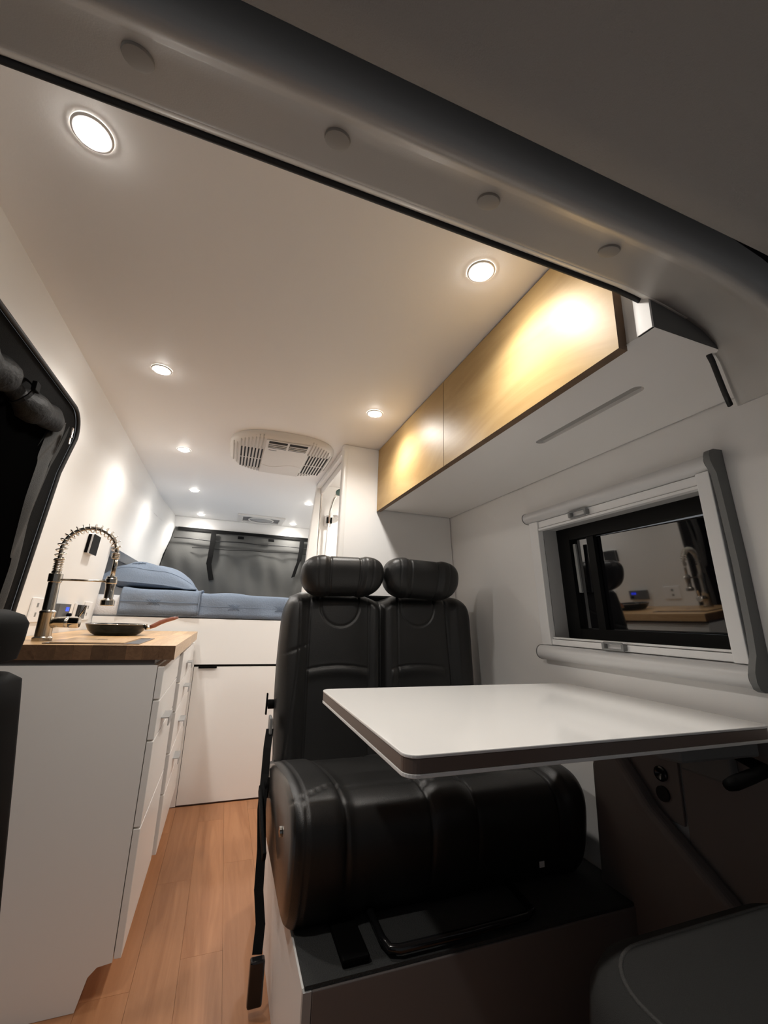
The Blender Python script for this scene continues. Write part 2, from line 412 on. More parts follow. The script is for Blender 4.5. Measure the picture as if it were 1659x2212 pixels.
# ------------------------------------------------------------------ overhead cabinet
def build_overhead():
    root = thing('overhead_cabinet', 'white overhead cabinet with birch plywood doors along the ceiling', 'cabinet', (.9, 1.2, 1.54))
    zb = 1.542
    def body(y0, y1):
        m = MB(); poly = [(.692, zb), (1.094, zb), (1.06, H-.002), (.692, H-.002)]
        return m.prism(poly, 'y', y0, y1)
    # soffit panel with a stadium slot, then carcass above it
    mb = MB()
    cx, w2, ya, yb = .853, .016, .625, .985
    outer = [(.688, .468), (1.0925, .468), (1.0925, 1.985), (.688, 1.985)]
    slot = []
    n = 10
    for k in range(n+1): a = PI+PI*k/n; slot.append((cx+w2*math.cos(a), ya+w2+w2*math.sin(a)))
    for k in range(n+1): a = PI*k/n; slot.append((cx+w2*math.cos(a), yb-w2+w2*math.sin(a)))
    bm = bmesh.new()
    ov = [bm.verts.new((x, y, zb)) for x, y in outer]; sv = [bm.verts.new((x, y, zb)) for x, y in slot]
    es = [bm.edges.new((ov[i], ov[(i+1) % 4])) for i in range(4)] + [bm.edges.new((sv[i], sv[(i+1) % len(sv)])) for i in range(len(sv))]
    bmesh.ops.triangle_fill(bm, use_beauty=True, edges=es)
    for f in list(bm.faces):
        c = f.calc_center_median()
        if abs(c.x-cx) < w2*.9 and ya+.002 < c.y < yb-.002 and all(any(v is s for s in sv) for v in f.verts): bm.faces.remove(f)
    bm.verts.index_update()
    mb.v = [tuple(v.co) for v in bm.verts]; mb.f = [[v.index for v in f.verts] for f in bm.faces]; mb.m = [0]*len(mb.f); bm.free()
    b = len(mb.v); ns = len(slot)
    mb.v += [(x, y, zb) for x, y in slot] + [(x, y, zb+.012) for x, y in slot]
    for i in range(ns): mb.face([b+i, b+(i+1) % ns, b+ns+(i+1) % ns, b+ns+i])
    obj('soffit', mb, 'wall', root)
    obj('light_channel', MB().prism(slot, 'z', zb+.010, zb+.014), mat('channel_grey', (.36, .355, .345), .5), root)
    mb = MB().box(.692, .710, .487, 1.985, zb+.001, H-.002)
    obj('front_rail', mb, 'white_sat', root)
    mb = MB().prism([(.692, zb+.001), (1.092, zb+.001), (1.06, H-.002), (.692, H-.002)], 'y', .468, .486)
    obj('end_panel', mb, 'end_shade', root)
    obj('spine', MB().prism([(1.04, zb+.015), (1.09, zb+.015), (1.056, H-.002), (1.04, H-.002)], 'y', .49, 1.985), 'white_sat', root)
    obj('end_rebate', MB().box(.686, .6915, .4685, .500, zb, H-.004), 'white', root)
    for y0, y1, lab in ((.527, 1.2545, 'large birch door'), (1.2575, 1.984, 'small birch door')):
        mb = MB(); mb.mi = 1; mb.box(.668, .691, y0, y1, 1.530, H-.005)
        mb.m[4] = 0      # the face towards the aisle
        obj('door', mb, ['birch', 'ply_edge'], root, label=lab)
build_overhead()

# ------------------------------------------------------------------ shower stall
def build_shower():
    root = thing('shower_stall', 'white shower stall with open doorway behind the bench seat', 'shower', (.8, 2.4, 0))
    poly = [(.503, 0.002), (1.146, 0.002), (1.137, .9), (1.123, 1.16), (1.102, 1.39), (1.091, 1.56), (1.056, H-.002), (.503, H-.002)]
    obj('front_panel', MB().prism(poly, 'y', 1.99, 2.008), 'wall', root)
    obj('corner_post', MB().prism(rrect(.03, .045, .008, 4, .494, 2.0115), 'z', .002, H-.002), 'white', root, smooth=True, auto=.6)
    obj('back_panel', MB().prism(poly, 'y', 2.735, 2.745), 'bright', root)
    obj('inner_panel', MB().box(1.0, 1.01, 2.01, 2.734, .002, H-.002), 'bright', root)
    obj('inner_front_panel', MB().box(.506, .999, 2.009, 2.014, .002, H-.002), 'bright', root)
    obj('top_rail', MB().box(.486, .512, 2.035, 2.72, 1.838, H-.002), 'white', root, bevel=.003)
    obj('inner_rail', MB().box(.514, .526, 2.035, 2.72, 1.80, 1.86), 'white', root, bevel=.002)
    obj('door_jamb', MB().prism([(.515, .97), (.515, H-.002), (.484, H-.002), (.462, 1.6), (.445, 1.3), (.43, .97)], 'y', 2.722, 2.76), 'white', root, bevel=.006)
    obj('jamb_strip', MB().box(.516, .526, 2.722, 2.734, .97, 1.83), 'chrome', root, bevel=.002)
    # hand shower
    h = thing('hand_shower', 'hand shower with green spray face on the stall wall', 'shower head', (.59, 2.70, 1.6))
    obj('holder', MB().box(.550, .598, 2.700, 2.7345, 1.585, 1.655), 'frame_white', h, bevel=.008)
    for x in (.560, .585): obj('clip', MB().box(x, x+.010, 2.688, 2.700, 1.600, 1.640), 'black', h, bevel=.002)
    obj('wand', MB().tube([(.575, 2.695, 1.60), (.578, 2.685, 1.68), (.59, 2.665, 1.75), (.605, 2.63, 1.79)], [.008, .009, .009, .011], 12), 'chrome', h, smooth=True)
    obj('spray_face', MB().lathe([(.006, .02), (.022, .014), (.036, .002), (.037, -.004), (.030, -.007), (.001, -.007)], (.625, 2.60, 1.795), (.05, .35, .9), 24), 'showergreen', h, smooth=True)
    obj('hose', MB().tube([(.574, 2.694, 1.60), (.570, 2.70, 1.50), (.566, 2.705, 1.35), (.562, 2.705, 1.1)], .006, 8), 'frame_white', h, smooth=True)
    obj('soap_dish', MB().lathe([(.002, -.010), (.022, -.008), (.030, .0), (.031, .004), (.028, .003), (.02, -.003), (.001, -.004)], (.632, 2.70, 1.655), (0, 0, 1), 24), 'frame_white', None, smooth=True, label='small white soap dish beside the hand shower', cat='soap dish')
build_shower()

# ------------------------------------------------------------------ window and its blind
def build_window():
    wmap = lambda d, y, z: (XR(z)-d, y, z)
    def wb(*boxes):
        m = MB()
        for b in boxes: m.box(*b)
        return m.map(wmap)
    win = thing('window_1', None, None, (1.15, 1.0, 1.15), kind='structure')
    dd = -.075
    jm = MB()
    for b in ((dd, -.001, .690, .700, .94, 1.36), (dd, -.001, 1.285, 1.295, .94, 1.36), (dd, -.001, .690, 1.295, .94, .95), (dd, -.001, .690, 1.295, 1.35, 1.36)): jm.box(*b)
    obj('window_jamb', jm.map(wmap), 'jamb', win)
    fr = MB()
    for b in ((dd-.012, dd+.012, .700, .735, .95, 1.35), (dd-.012, dd+.012, 1.225, 1.285, .95, 1.35), (dd-.012, dd+.012, .735, 1.225, .95, .985), (dd-.012, dd+.012, .735, 1.225, 1.305, 1.35)): fr.box(*b)
    obj('window_frame', fr.map(wmap), 'rubber', win)
    obj('sash_bar', wb((dd-.010, dd+.006, 1.12, 1.150, .985, 1.305)), 'rubber', win)
    obj('pane', MB().box(dd-.026, dd-.021, .735, 1.225, .985, 1.305).map(lambda d, y, z: wmap(d+.055*(y-.98), y, z)), 'glass', win)
    obj('sash_handle', wb((dd+.012, dd+.022, 1.190, 1.202, 1.11, 1.285)), 'grey_handle', win, bevel=.002)
    b = thing('window_blind', 'white framed roller blind cassette with grey end bar around the window', 'blind', (1.1, 1.0, .9))
    def roller(zc, r, y0, y1, name):
        m = MB(); poly = []
        n = 20
        for k in range(n+1):
            a = -PI/2+PI*k/n; poly.append((.016+r*math.cos(a)*1.1, zc+r*math.sin(a)))
        poly += [(.001, zc+r), (.001, zc-r)]
        m.rings([[(p[0], y, p[1]) for p in poly] for y in (y0, y1)]).map(wmap)
        return obj(name, m, 'roller', b, smooth=True, auto=.7)
    for zc, r, ya in ((1.400, .0215, 1.345), (.898, .0255, 1.340)):
        rl = roller(zc, r, .651, ya, 'roller_housing')
        m = MB(); poly = [(p[0]*(r+.001), p[1]*(r+.001)) for p in [(math.cos(-PI/2+PI*k/14), math.sin(-PI/2+PI*k/14)) for k in range(15)]]
        m.rings([[(.016+p[0]*1.1, y, zc+p[1]) for p in poly]+[(.001, y, zc+r), (.001, y, zc-r)] for y in (ya+.0005, ya+.004)]).map(wmap)
        obj('end_plate', m, 'grey_cap', b)
    obj('side_rail', wb((.001, .030, .651, .684, .925, 1.378)), 'frame_white', b, bevel=.002)
    obj('side_rail', wb((.001, .026, 1.283, 1.330, .925, 1.378)), 'frame_white', b, bevel=.002)
    obj('blind_bar', wb((.003, .020, .685, 1.282, 1.352, 1.377)), 'frame_white', b, bevel=.002)
    obj('blind_bar_lip', wb((.003, .024, .685, 1.282, 1.342, 1.350)), 'frame_white', b, bevel=.001)
    obj('screen_bar', wb((.003, .020, .685, 1.282, .926, .945)), 'frame_white', b, bevel=.002)
    obj('screen_bar_lip', wb((.003, .014, .685, 1.282, .947, .953)), 'frame_white', b, bevel=.001)
    def handle(yc, zc, s):
        h = MB()
        for bx in ((.018, .036, yc-.040, yc-.030, zc-.010, zc+.010), (.018, .036, yc+.030, yc+.040, zc-.010, zc+.010), (.028, .036, yc-.04, yc+.04, zc+.006*s, zc+.012*s), (.028, .034, yc-.035, yc+.035, zc-.013*s, zc-.007*s)): h.box(*(bx[:4]+tuple(sorted(bx[4:]))))
        return obj('pull_handle', h.map(wmap), 'grey_handle', b, bevel=.003)
    handle(1.075, 1.364, 1); handle(1.01, .938, -1)
    # dark end bar joining both rollers
    m = MB(); rings = []
    for z, dmax in ((.868, .028), (.874, .042), (.89, .050), (.91, .050), (.925, .044), (.945, .034), (1.0, .030), (1.15, .029), (1.3, .030), (1.365, .033), (1.38, .040), (1.395, .046), (1.41, .046), (1.422, .040), (1.428, .026)):
        rings.append([(.001, .628, z), (dmax, .632, z), (dmax, .646, z), (.001, .650, z)])
    m.rings(rings).map(wmap)
    obj('end_bar', m, 'grey_cap', b, smooth=True, auto=.8)
build_window()

# ------------------------------------------------------------------ bench seat on its box
def catmull(pts, n):
    out = []
    P = [pts[0]]+list(pts)+[pts[-1]]
    segs = len(pts)-1
    for i in range(n):
        t = i/(n-1)*segs; k = min(int(t), segs-1); f = t-k
        p0, p1, p2, p3 = [Vector(q) for q in P[k:k+4]]
        out.append(.5*((2*p1)+(p2-p0)*f+(2*p0-5*p1+4*p2-p3)*f*f+(3*p1-p0-3*p2+p3)*f**3))
    return out
def gr(d, w, dep): return dep*math.exp(-(d/w)**2)

def build_bench():
    bx = thing('seat_box', 'white box under the black bench seat', 'box', (.68, 1.4, 0))
    obj('box_body', MB().box(.222, 1.125, 1.012, 1.86, 0.001, .292), 'white_sat', bx)
    obj('front_panel', MB().box(.240, 1.125, 1.000, 1.011, .012, .292), 'trimplastic', bx, bevel=.002)
    obj('edge_strip', MB().box(.222, .239, 1.000, 1.011, .001, .292), 'jamb', bx)
    obj('carpet_top', MB().box(.226, 1.125, 1.004, 1.855, .2925, .300), 'carpet', bx)
    root = thing('bench_seat', 'black leather two-person bench seat with twin headrests', 'seat', (.64, 1.5, .30))
    # --- backrest
    zt0 = 1.102
    def top(x): return zt0 + .012*(x-.64) - .028*math.exp(-((x-.630)/.055)**2)
    NU, NZ = 220, 140
    m = MB(); rings = []
    z0 = .40
    for j in range(NZ+1):
        v = j/NZ
        ring = []
        for i in range(NU+1):
            u = i/NU; s = 2*u-1
            zz = z0 + (1.10-z0)*v
            flare = .012*math.sin(PI*min(1, max(0, (zz-.5)/.6)))
            xl = .222-flare+.030*max(0, (zz-.98)/.12)**3; xr = 1.086+.004*0-.035*max(0, (zz-.98)/.12)**3
            x = xl+(xr-xl)*u
            zt = top(x)-.06*max(0, abs(s)-.86)**2*30*.5
            z = z0+(zt-z0)*v
            e = (1-abs(s)**14)**.5 if abs(s) < 1 else 0
            tt = (zt-z)/.045; tf = math.sqrt(max(0, 1-(1-tt)**2)) if tt < 1 else 1
            # relief of the upholstery
            h = .020
            bl = sm(.315, .27, x)*.026 + sm(.955, 1.0, x)*.026
            h += bl + .006*math.exp(-((x-.45)/.10)**4)+.006*math.exp(-((x-.82)/.10)**4)
            h += .012*math.exp(-((x-.600)/.022)**2)+.012*math.exp(-((x-.672)/.028)**2)
            h -= gr(x-.322, .004, .006)+gr(x-.573, .003, .005)+gr(x-.706, .003, .005)+gr(x-(.945+.05*(.95-z)), .004, .006)
            h -= gr(x-.632, .010, .026)
            h -= gr(x-.262-.02*math.sin((z-.6)*5), .003, .004)
            for cx, hw, zc in ((.447, .082, 1.045), (.800, .080, 1.05)):
                if z < zc+.08:
                    d = math.hypot((x-cx), (z-zc)*1.0)-hw if z < zc else abs(x-cx)-hw
                    h -= gr(d, .0035, .006)
                if abs(x-cx) < .125:
                    za = .812-.9*(x-cx)**2
                    dz = z-za
                    h -= gr(dz, .0035, .006); h += .006*math.exp(-((dz+.02)/.02)**2)
            # wrinkles at the lower bolster
            h -= gr((z-.86)-.4*(x-.24), .006, .004)*sm(.34, .30, x)
            y = 1.735+.10*(z-.58) - (h*e*(.35+.65*tf) + .045*(e-1)*0) - .0
            y += .05*(1-e)*1.0 + .055*(1-tf)
            ring.append((x, y, z))
        nb = 24
        last = ring[-1]; first = ring[0]
        for i in range(nb+1):
            u = 1-i/nb; x = first[0]+(last[0]-first[0])*u; s = 2*u-1
            e = (1-abs(s)**8)**.5 if abs(s) < 1 else 0
            z = z0+(top(x)-z0)*v; tt = (top(x)-z)/.045; tf = math.sqrt(max(0, 1-(1-tt)**2)) if tt < 1 else 1
            zt = top(x)-.06*max(0, abs(s)-.86)**2*30*.5; z = z0+(zt-z0)*v; ring.append((x, 1.735+.10*(z-.58)+.05+.075*e*(.3+.7*tf)*tf, z-.004*v))
        rings.append(ring)
    m.rings(rings, True, True)
    obj('backrest', m, 'leather', root, smooth=True)
    # --- cushion
    prof = [(1.16, .305), (1.13, .345), (1.113, .40), (1.106, .45), (1.110, .49), (1.126, .524), (1.160, .548), (1.23, .558), (1.32, .554), (1.45, .538), (1.58, .514), (1.70, .486), (1.76, .47), (1.765, .40), (1.76, .305)]
    C = catmull(prof, 110); cen = Vector((1.44, .44))
    NX = 170; rings = []; m = MB()
    for i in range(NX+1):
        u = i/NX; x = .198+(1.066-.198)*u
        de = min(x-.198, 1.066-x); r = .045 if x > .6 else .040
        ins = r*(1-math.sqrt(max(0, 1-(1-min(1, de/r))**2)))
        ring = []
        for k, p in enumerate(C):
            a = C[max(k-1, 0)]; b = C[min(k+1, len(C)-1)]; t = (b-a).normalized(); n = Vector((-t.y, t.x))
            arc = k/(len(C)-1)
            topm = sm(.20, .38, arc)*sm(.80, .70, arc)
            h = (.016*sm(.36, .30, x)+.018*sm(.965, 1.0, x)+.014*math.exp(-((x-.62)/.06)**4))*(.35+.65*topm)
            h -= gr(x-(.335-.02*arc), .004, .007)+gr(x-.555, .0035, .005)+gr(x-.69, .0035, .005)+gr(x-.955, .004, .006)
            if .335 < x < .555 or .69 < x < .955:
                h -= gr(p[0]-1.23+.25*((x-(.445 if x < .6 else .82))**2), .004, .006)*topm
            if x < .335: h -= gr((p[0]-1.19)-.5*(x-.26), .004, .006)*topm
            if .555 < x < .69: h -= gr((p[0]-1.20)+2.2*(x-.622)**2*2, .004, .007)*topm
            h -= gr(x-.232, .003, .004)
            q = p+n*(-h) if False else Vector((p.x, p.y))+Vector((-t.y, t.x))*h
            d = (q-cen); L = d.length; q = cen+d*(1-ins/L) if L > 0 else q
            ring.append((x, q.x, max(q.y, .303)))
        rings.append(ring)
    m.rings(rings, True, True)
    nr = len(C)
    for k in range(2*nr): m.m[k] = 1
    m.m[-2] = 1
    obj('cushion', m, ['leather', 'side_gloss'], root, smooth=True)
    # --- headrests
    def head(xa, xb, za, zb, y0, tilt, yaw):
        m = MB(); rings = []; N = 90; K = 48
        for i in range(N+1):
            u = i/N; s = 2*u-1; x = xa+(xb-xa)*u
            env = (1-abs(s)**5)**.42 if abs(s) < 1 else .02
            env = max(env, .05)
            side = sm(.40, .52, abs(s))
            hh = (zb-za)/2*env*(.955+.06*side); dd = .062*env*(1.0+.14*side)
            hh -= gr(abs(s)-.36, .016, .004); dd -= gr(abs(s)-.36, .016, .005)+gr(abs(s)-.66, .014, .003)
            ring = []
            for k in range(K):
                a = 2*PI*k/K; c, sn = math.cos(a), math.sin(a)
                e = .72
                yy = dd*math.copysign(abs(c)**e, c); zz = hh*math.copysign(abs(sn)**e, sn)
                yy += -.014*(zz/.08) + .010*s*s*-1.0
                tp = 1-.13*max(0, -zz/((zb-za)/2))**1.5; ring.append(((xa+xb)/2+(x-(xa+xb)/2)*tp, y0+yy+yaw*s, (za+zb)/2+zz+tilt*s))
            rings.append(ring)
        m.rings(rings)
        o = obj('headrest', m, 'leather', root, smooth=True)
        xc = (xa+xb)/2
        for dx in (-.09, .09):
            obj('headrest_post', MB().tube([(xc+dx, y0+.045, za-.06), (xc+dx, y0+.04, za+.05)], .006, 10), 'black', o, smooth=True)
        return o
    head(.264, .614, 1.078, 1.247, 1.725, .006, 0.0)
    head(.616, .972, 1.084, 1.258, 1.725, -.004, 0.0)
    # --- fittings on the aisle side
    poly = [(1.18, .306), (1.74, .306), (1.76, .46), (1.55, .50), (1.30, .50), (1.20, .47), (1.165, .42), (1.165, .36)]
    obj('recliner_hub', MB().lathe([(.030, 0), (.030, .012), (.022, .018), (.001, .018)], (.197, 1.62, .44), (-1, 0, 0), 24), 'black', root, smooth=True, auto=.6)
    obj('recliner_lever', MB().strip([(.172, 1.62, .44), (.170, 1.54, .42), (.170, 1.44, .385), (.172, 1.36, .36)], .028, .010, (0, -.5, 1)), 'black', root, bevel=.003)
    obj('pivot_bolt', MB().lathe([(.012, 0), (.012, .006), (.001, .007)], (.197, 1.26, .46), (-1, 0, 0), 16), 'chrome', root, smooth=True, auto=.6)
    k = obj('armrest_mount', MB().lathe([(.017, 0), (.017, .032), (.001, .033)], (.224, 1.80, .665), (-1, 0, 0), 20), 'black', root, smooth=True, auto=.6)
    obj('mount_plate', MB().box(.184, .190, 1.792, 1.808, .628, .705), 'black', k, bevel=.002)
    obj('slide_bar', MB().tube([(.40, 1.14, .325), (.402, 1.05, .318), (.410, 1.022, .316), (.43, 1.015, .316), (.60, 1.015, .316), (.76, 1.020, .316), (.785, 1.03, .318), (.79, 1.14, .325)], .009, 10), 'black_gloss', root, smooth=True)
    obj('floor_bracket', MB().box(.305, .365, 1.02, 1.15, .3005, .316), 'black', root, bevel=.004)
    obj('care_tag', MB().box(.872, .888, 1.103, 1.1045, .360, .374), 'frame_white', root)
    bl = obj('belt_strap', MB().strip([(.196, 1.70, .60), (.188, 1.66, .55), (.184, 1.62, .48), (.176, 1.56, .40), (.182, 1.52, .31), (.178, 1.47, .23), (.186, 1.43, .17), (.180, 1.40, .12)], .026, .004, (1, -.25, 0)), 'webbing', root)
    obj('belt_buckle', MB().box(.162, .200, 1.375, 1.400, .02, .120), 'black_gloss', bl, bevel=.005)
    obj('belt_anchor', MB().box(.192, .202, 1.68, 1.74, .585, .64), 'grey_cap', root, bevel=.004)
build_bench()

# ------------------------------------------------------------------ table
def build_table():
    root = thing('folding_table', 'white gloss wall-mounted table in front of the bench seat', 'table', (.7, .93, .70))
    out = rrect(.842, .598, .022, 6, .693, .930)
    def scale(k): return [(.693+(x-.693)*(1-k/.42), .930+(y-.930)*(1-k/.30)) for x, y in out]
    obj('top_laminate', MB().prism(out, 'z', .7995, .805), 'tabletop', root, bevel=.0015)
    obj('core_edge', MB().prism(scale(.0008), 'z', .7795, .799), 'edge', root)
    obj('bottom_laminate', MB().prism(scale(.0), 'z', .773, .779), 'white_sat', root, bevel=.001)
    obj('arm_plate', MB().prism([(.86, .70), (.88, .665), (1.10, .655), (1.10, .90), (.90, .88)], 'z', .738, .772), 'grey_cap', root, bevel=.006)
    obj('hinge_block', MB().box(.80, .86, .80, .86, .752, .772), 'black', root, bevel=.003)
    lv = obj('release_lever', MB().tube([(.922, .612, .716), (.945, .616, .716), (1.02, .630, .717), (1.09, .643, .718), (1.095, .70, .73)], [.010, .0125, .0125, .0125, .010], 12), 'black', root, smooth=True)
    obj('support_bracket', MB().box(1.10, 1.128, .72, .84, .66, .738), 'grey_cap', root, bevel=.006)
build_table()

# ------------------------------------------------------------------ kitchen
def build_kitchen():
    xf = -.160
    def unit(name, label, y0, y1, xfront, gaps, handles, panel):
        r = thing(name, label, 'cabinet', (-.42, (y0+y1)/2, 0))
        obj('carcass', MB().box(-.676, xfront-.019, y0+(.017 if panel else .002), y1-.002, .095, .838), 'white_sat', r)
        obj('toe_kick', MB().box(-.676, -.252, y0+(.017 if panel else .002), y1-.002, .001, .094), 'white_sat', r)
        if panel:
            poly = [(-.677, .001), (-.250, .001), (-.232, .070), (-.214, .088), (xfront-.020, .092), (xfront-.020, .838), (-.677, .838)]
            obj('end_panel', MB().prism(poly, 'y', y0, y0+.016), 'white', r)
        zs = [.095]+gaps+[.836]
        for a, b in zip(zs, zs[1:]):
            d = obj('drawer_front', MB().box(xfront-.018, xfront, y0+.001, y1-.002, a+.0025, b-.0025), 'white', r, bevel=.0015)
            for hz, hy in handles:
                if a < hz < b:
                    h = MB().box(xfront, xfront+.024, hy-.055, hy+.055, hz+.012, hz+.015).box(xfront+.0215, xfront+.0245, hy-.055, hy+.055, hz-.010, hz+.0118)
                    obj('handle', h, 'chrome' if False else 'jamb', d)
        return r
    unit('base_cabinet', 'white drawer cabinet with bare end panel facing the cab', 1.530, 2.030, xf, [.400, .625, .738], [(.650, 1.70)], True)
    unit('base_cabinet', 'white drawer cabinet beside the bed platform, next to the blue-covered bed', 2.052, 2.735, xf+.012, [.300, .445, .600, .712], [(.360, 2.30), (.505, 2.33), (.650, 2.34), (.755, 2.34)], False)
    obj('filler_strip', MB().box(-.60, xf-.006, 2.0305, 2.0505, .095, .838), 'shadowgrey', None, label='dark narrow gap filler between the two drawer cabinets', cat='filler strip')
    # butcher block: each stave is a piece
    top = thing('countertop', 'butcher block countertop of the kitchen counter', 'countertop', (-.41, 2.1, .856))
    x0, x1, y0, y1 = -.676, -.136, 1.524, 2.660
    n = 12; wd = (x1-x0)/n
    for i in range(n):
        y = y0; first = True
        while y < y1-1e-6:
            L = random.uniform(.16, .42) if first else random.uniform(.3, .5); first = False
            ye = min(y+L, y1)
            if y1-ye < .08: ye = y1
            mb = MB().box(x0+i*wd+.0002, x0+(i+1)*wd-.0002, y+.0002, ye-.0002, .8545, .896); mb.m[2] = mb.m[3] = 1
            obj('stave', mb, ['butcher', 'endgrain_shade'], top, loc=(x0+(i+.5)*wd, (y+ye)/2, .875))
            y = ye
    obj('sub_rail', MB().box(-.670, -.190, 1.536, 2.65, .8385, .854), 'shadowgrey', top)
    # sink with cutting-board cover
    s = thing('sink', 'steel sink set in the countertop, seen as dark rim', 'sink', (-.38, 1.72, .896))
    sx0, sx1, sy0, sy1 = -.500, -.245, 1.565, 1.880
    rim = MB()
    for b in ((sx0, sx1, sy0, sy0+.012), (sx0, sx1, sy1-.012, sy1), (sx0, sx0+.012, sy0+.012, sy1-.012), (sx1-.012, sx1, sy0+.012, sy1-.012)): rim.box(*b, .8962, .8985)
    obj('rim', rim, 'sink', s)
    obj('basin_strip', MB().box(-.290, sx1-.013, sy0+.0125, sy1-.0125, .8962, .897), 'sink', s)
    board = thing('cutting_board', 'wooden sink cover board lying in the sink rim', 'cutting board', (-.39, 1.72, .897))
    for k in range(3):
        a = -.486+k*.0655
        obj('board_strip', MB().box(a, a+.065, sy0+.014, sy1-.014, .8966, .9005), 'butcher', board, loc=(a+.03, 1.72, .897))
    obj('finger_hole', MB().prism(rrect(.03, .016, .0075, 5, -.385, 1.74), 'z', .9006, .9009), 'ply_edge', board)
    # faucet
    f = thing('spring_faucet', 'brushed nickel spring faucet with pull-down spray beside the sink', 'faucet', (-.545, 1.70, .896))
    cx, cy = -.545, 1.70
    obj('body', MB().lathe([(.027, 0), (.027, .010), (.0225, .014), (.0215, .085), (.0225, .087), (.0225, .092), (.0175, .096), (.0165, .185), (.0200, .187), (.0200, .213), (.0145, .216), (.0140, .222)], (cx, cy, .8965), n=28), 'steel', f, smooth=True, auto=.6)
    for k in range(8): obj('tight_coil', MB().lathe([(.010, 0), (.0145, .002), (.0145, .003), (.010, .005)], (cx, cy, 1.119+k*.0054), n=24, caps=False), 'steel', f, smooth=True)
    R = .081; zc = 1.192; xc = cx+R
    arc = [(cx, cy, 1.11), (cx, cy, 1.15), (cx, cy, zc)] + [(xc-R*math.cos(a), cy, zc+R*math.sin(a)) for a in [PI*k/24 for k in range(1, 25)]]
    obj('hose', MB().tube(arc, .0065, 12), 'steel', f, smooth=True)
    # open coil following the hose
    ln = [0]
    V = [Vector(p) for p in arc[1:]]
    for a, b in zip(V, V[1:]): ln.append(ln[-1]+(b-a).length)
    def at(t):
        t = t*ln[-1]
        for i in range(len(V)-1):
            if t <= ln[i+1] or i == len(V)-2:
                k = (t-ln[i])/(ln[i+1]-ln[i]); return V[i].lerp(V[i+1], k), (V[i+1]-V[i]).normalized()
    coil = []; turns = 17; NP = turns*16
    for i in range(NP+1):
        p, t = at(i/NP*.97); sd = Vector((0, 1, 0)); nn = t.cross(sd); a = 2*PI*turns*i/NP
        coil.append(p+(sd*math.cos(a)+nn*math.sin(a))*.0148)
    obj('spring', MB().tube(coil, .0022, 6), 'chrome', f, smooth=True)
    ex = cx+2*R
    for k in range(4): obj('tight_coil', MB().lathe([(.009, 0), (.0135, .002), (.0135, .003), (.009, .005)], (ex-.001, cy, zc-.004-k*.0054), n=24, caps=False), 'steel', f, smooth=True)
    obj('lower_tube', MB().tube([(ex, cy, zc-.01), (ex+.002, cy, 1.155), (ex+.0, cy, 1.11)], .0075, 12), 'steel', f, smooth=True)
    sp = obj('spray_head', MB().lathe([(.010, .10), (.0155, .098), (.0155, .066), (.0140, .063), (.0140, .025), (.0215, .018), (.0215, .002), (.018, 0), (.001, 0)], (ex, cy, 1.012), n=28), 'steel', f, smooth=True, auto=.6)
    obj('spray_button', MB().box(ex+.006, ex+.013, cy-.0155, cy-.010, 1.036, 1.062), 'grey_cap', sp, bevel=.002)
    obj('support_arm', MB().tube([(cx+.015, cy, 1.092), (ex-.012, cy, 1.094)], .0035, 10), 'steel', f, smooth=True)
    obj('arm_ring', MB().lathe([(.0165, 0), (.018, .002), (.018, .016), (.0165, .018)], (ex, cy, 1.086), n=24), 'steel', f, smooth=True, auto=.6)
    obj('valve_arm', MB().tube([(cx+.008, cy, .945), (cx+.03, cy-.004, .955), (cx+.055, cy-.006, .956), (cx+.066, cy-.006, .956)], [.013, .0165, .0175, .0175], 20), 'steel', f, smooth=True)
    obj('valve_cap', MB().lathe([(.0185, 0), (.0185, .026), (.016, .028), (.001, .028)], (cx+.067, cy-.006, .956), (1, 0, 0), 24), 'chrome', f, smooth=True, auto=.6)
    obj('valve_lever', MB().strip([(cx+.088, cy-.006, .972), (cx+.098, cy-.008, .990), (cx+.106, cy-.010, 1.010)], .010, .004, (0, 1, 0)), 'chrome', f, bevel=.001)
    # frying pan
    p = thing('frying_pan', 'dark enamel frying pan with brown wooden handle on the counter', 'pan', (-.43, 2.14, .896))
    obj('bowl', MB().lathe([(.001, .0005), (.074, .0005), (.078, .001), (.090, .007), (.102, .019), (.110, .034), (.1135, .043), (.1145, .0445), (.112, .0445), (.108, .034), (.099, .020), (.086, .010), (.070, .006), (.001, .006)], (-.43, 2.14, .8962), n=48, caps=False), 'pan', p, smooth=True)
    obj('rim', MB().lathe([(.1128, .0446), (.1150, .0446), (.1150, .0462), (.1128, .0462)], (-.43, 2.14, .8962), n=48, caps=False), 'chrome', p, smooth=True)
    obj('ferrule', MB().tube([(-.320, 2.125, .926), (-.300, 2.120, .932)], [.007, .009], 12), 'chrome', p, smooth=True)
    obj('handle', MB().tube([(-.301, 2.120, .932), (-.285, 2.116, .939), (-.262, 2.11, .953), (-.235, 2.10, .964), (-.21, 2.09, .971), (-.193, 2.085, .975)], [.008, .0098, .0098, .0088, .0078, .004], 14), 'pan_handle', p, smooth=True)
    # fittings on the wall behind the counter
    def plate(name, label, cat, y0, y1, z0, z1, thk, mt, frame=None):
        o = thing(name, label, cat, (XL((z0+z1)/2), (y0+y1)/2, (z0+z1)/2))
        wl = lambda d, y, z: (XL(z)+d, y, z)
        obj('housing', MB().box(.0005, thk, y0, y1, z0, z1).map(wl), frame or mt, o, bevel=.002)
        return o, wl
    o, wl = plate('control_panel', 'small black glass control panel on the white wall above the counter', 'control panel', 2.325, 2.425, 1.255, 1.345, .020, 'panel_screen', 'frame_white')
    obj('screen', MB().box(.0202, .024, 2.323, 2.427, 1.253, 1.347).map(wl), 'panel_screen', o, bevel=.001)
    obj('back_housing', MB().box(.0008, .012, 2.318, 2.3245, 1.256, 1.344).map(wl), 'black', o)
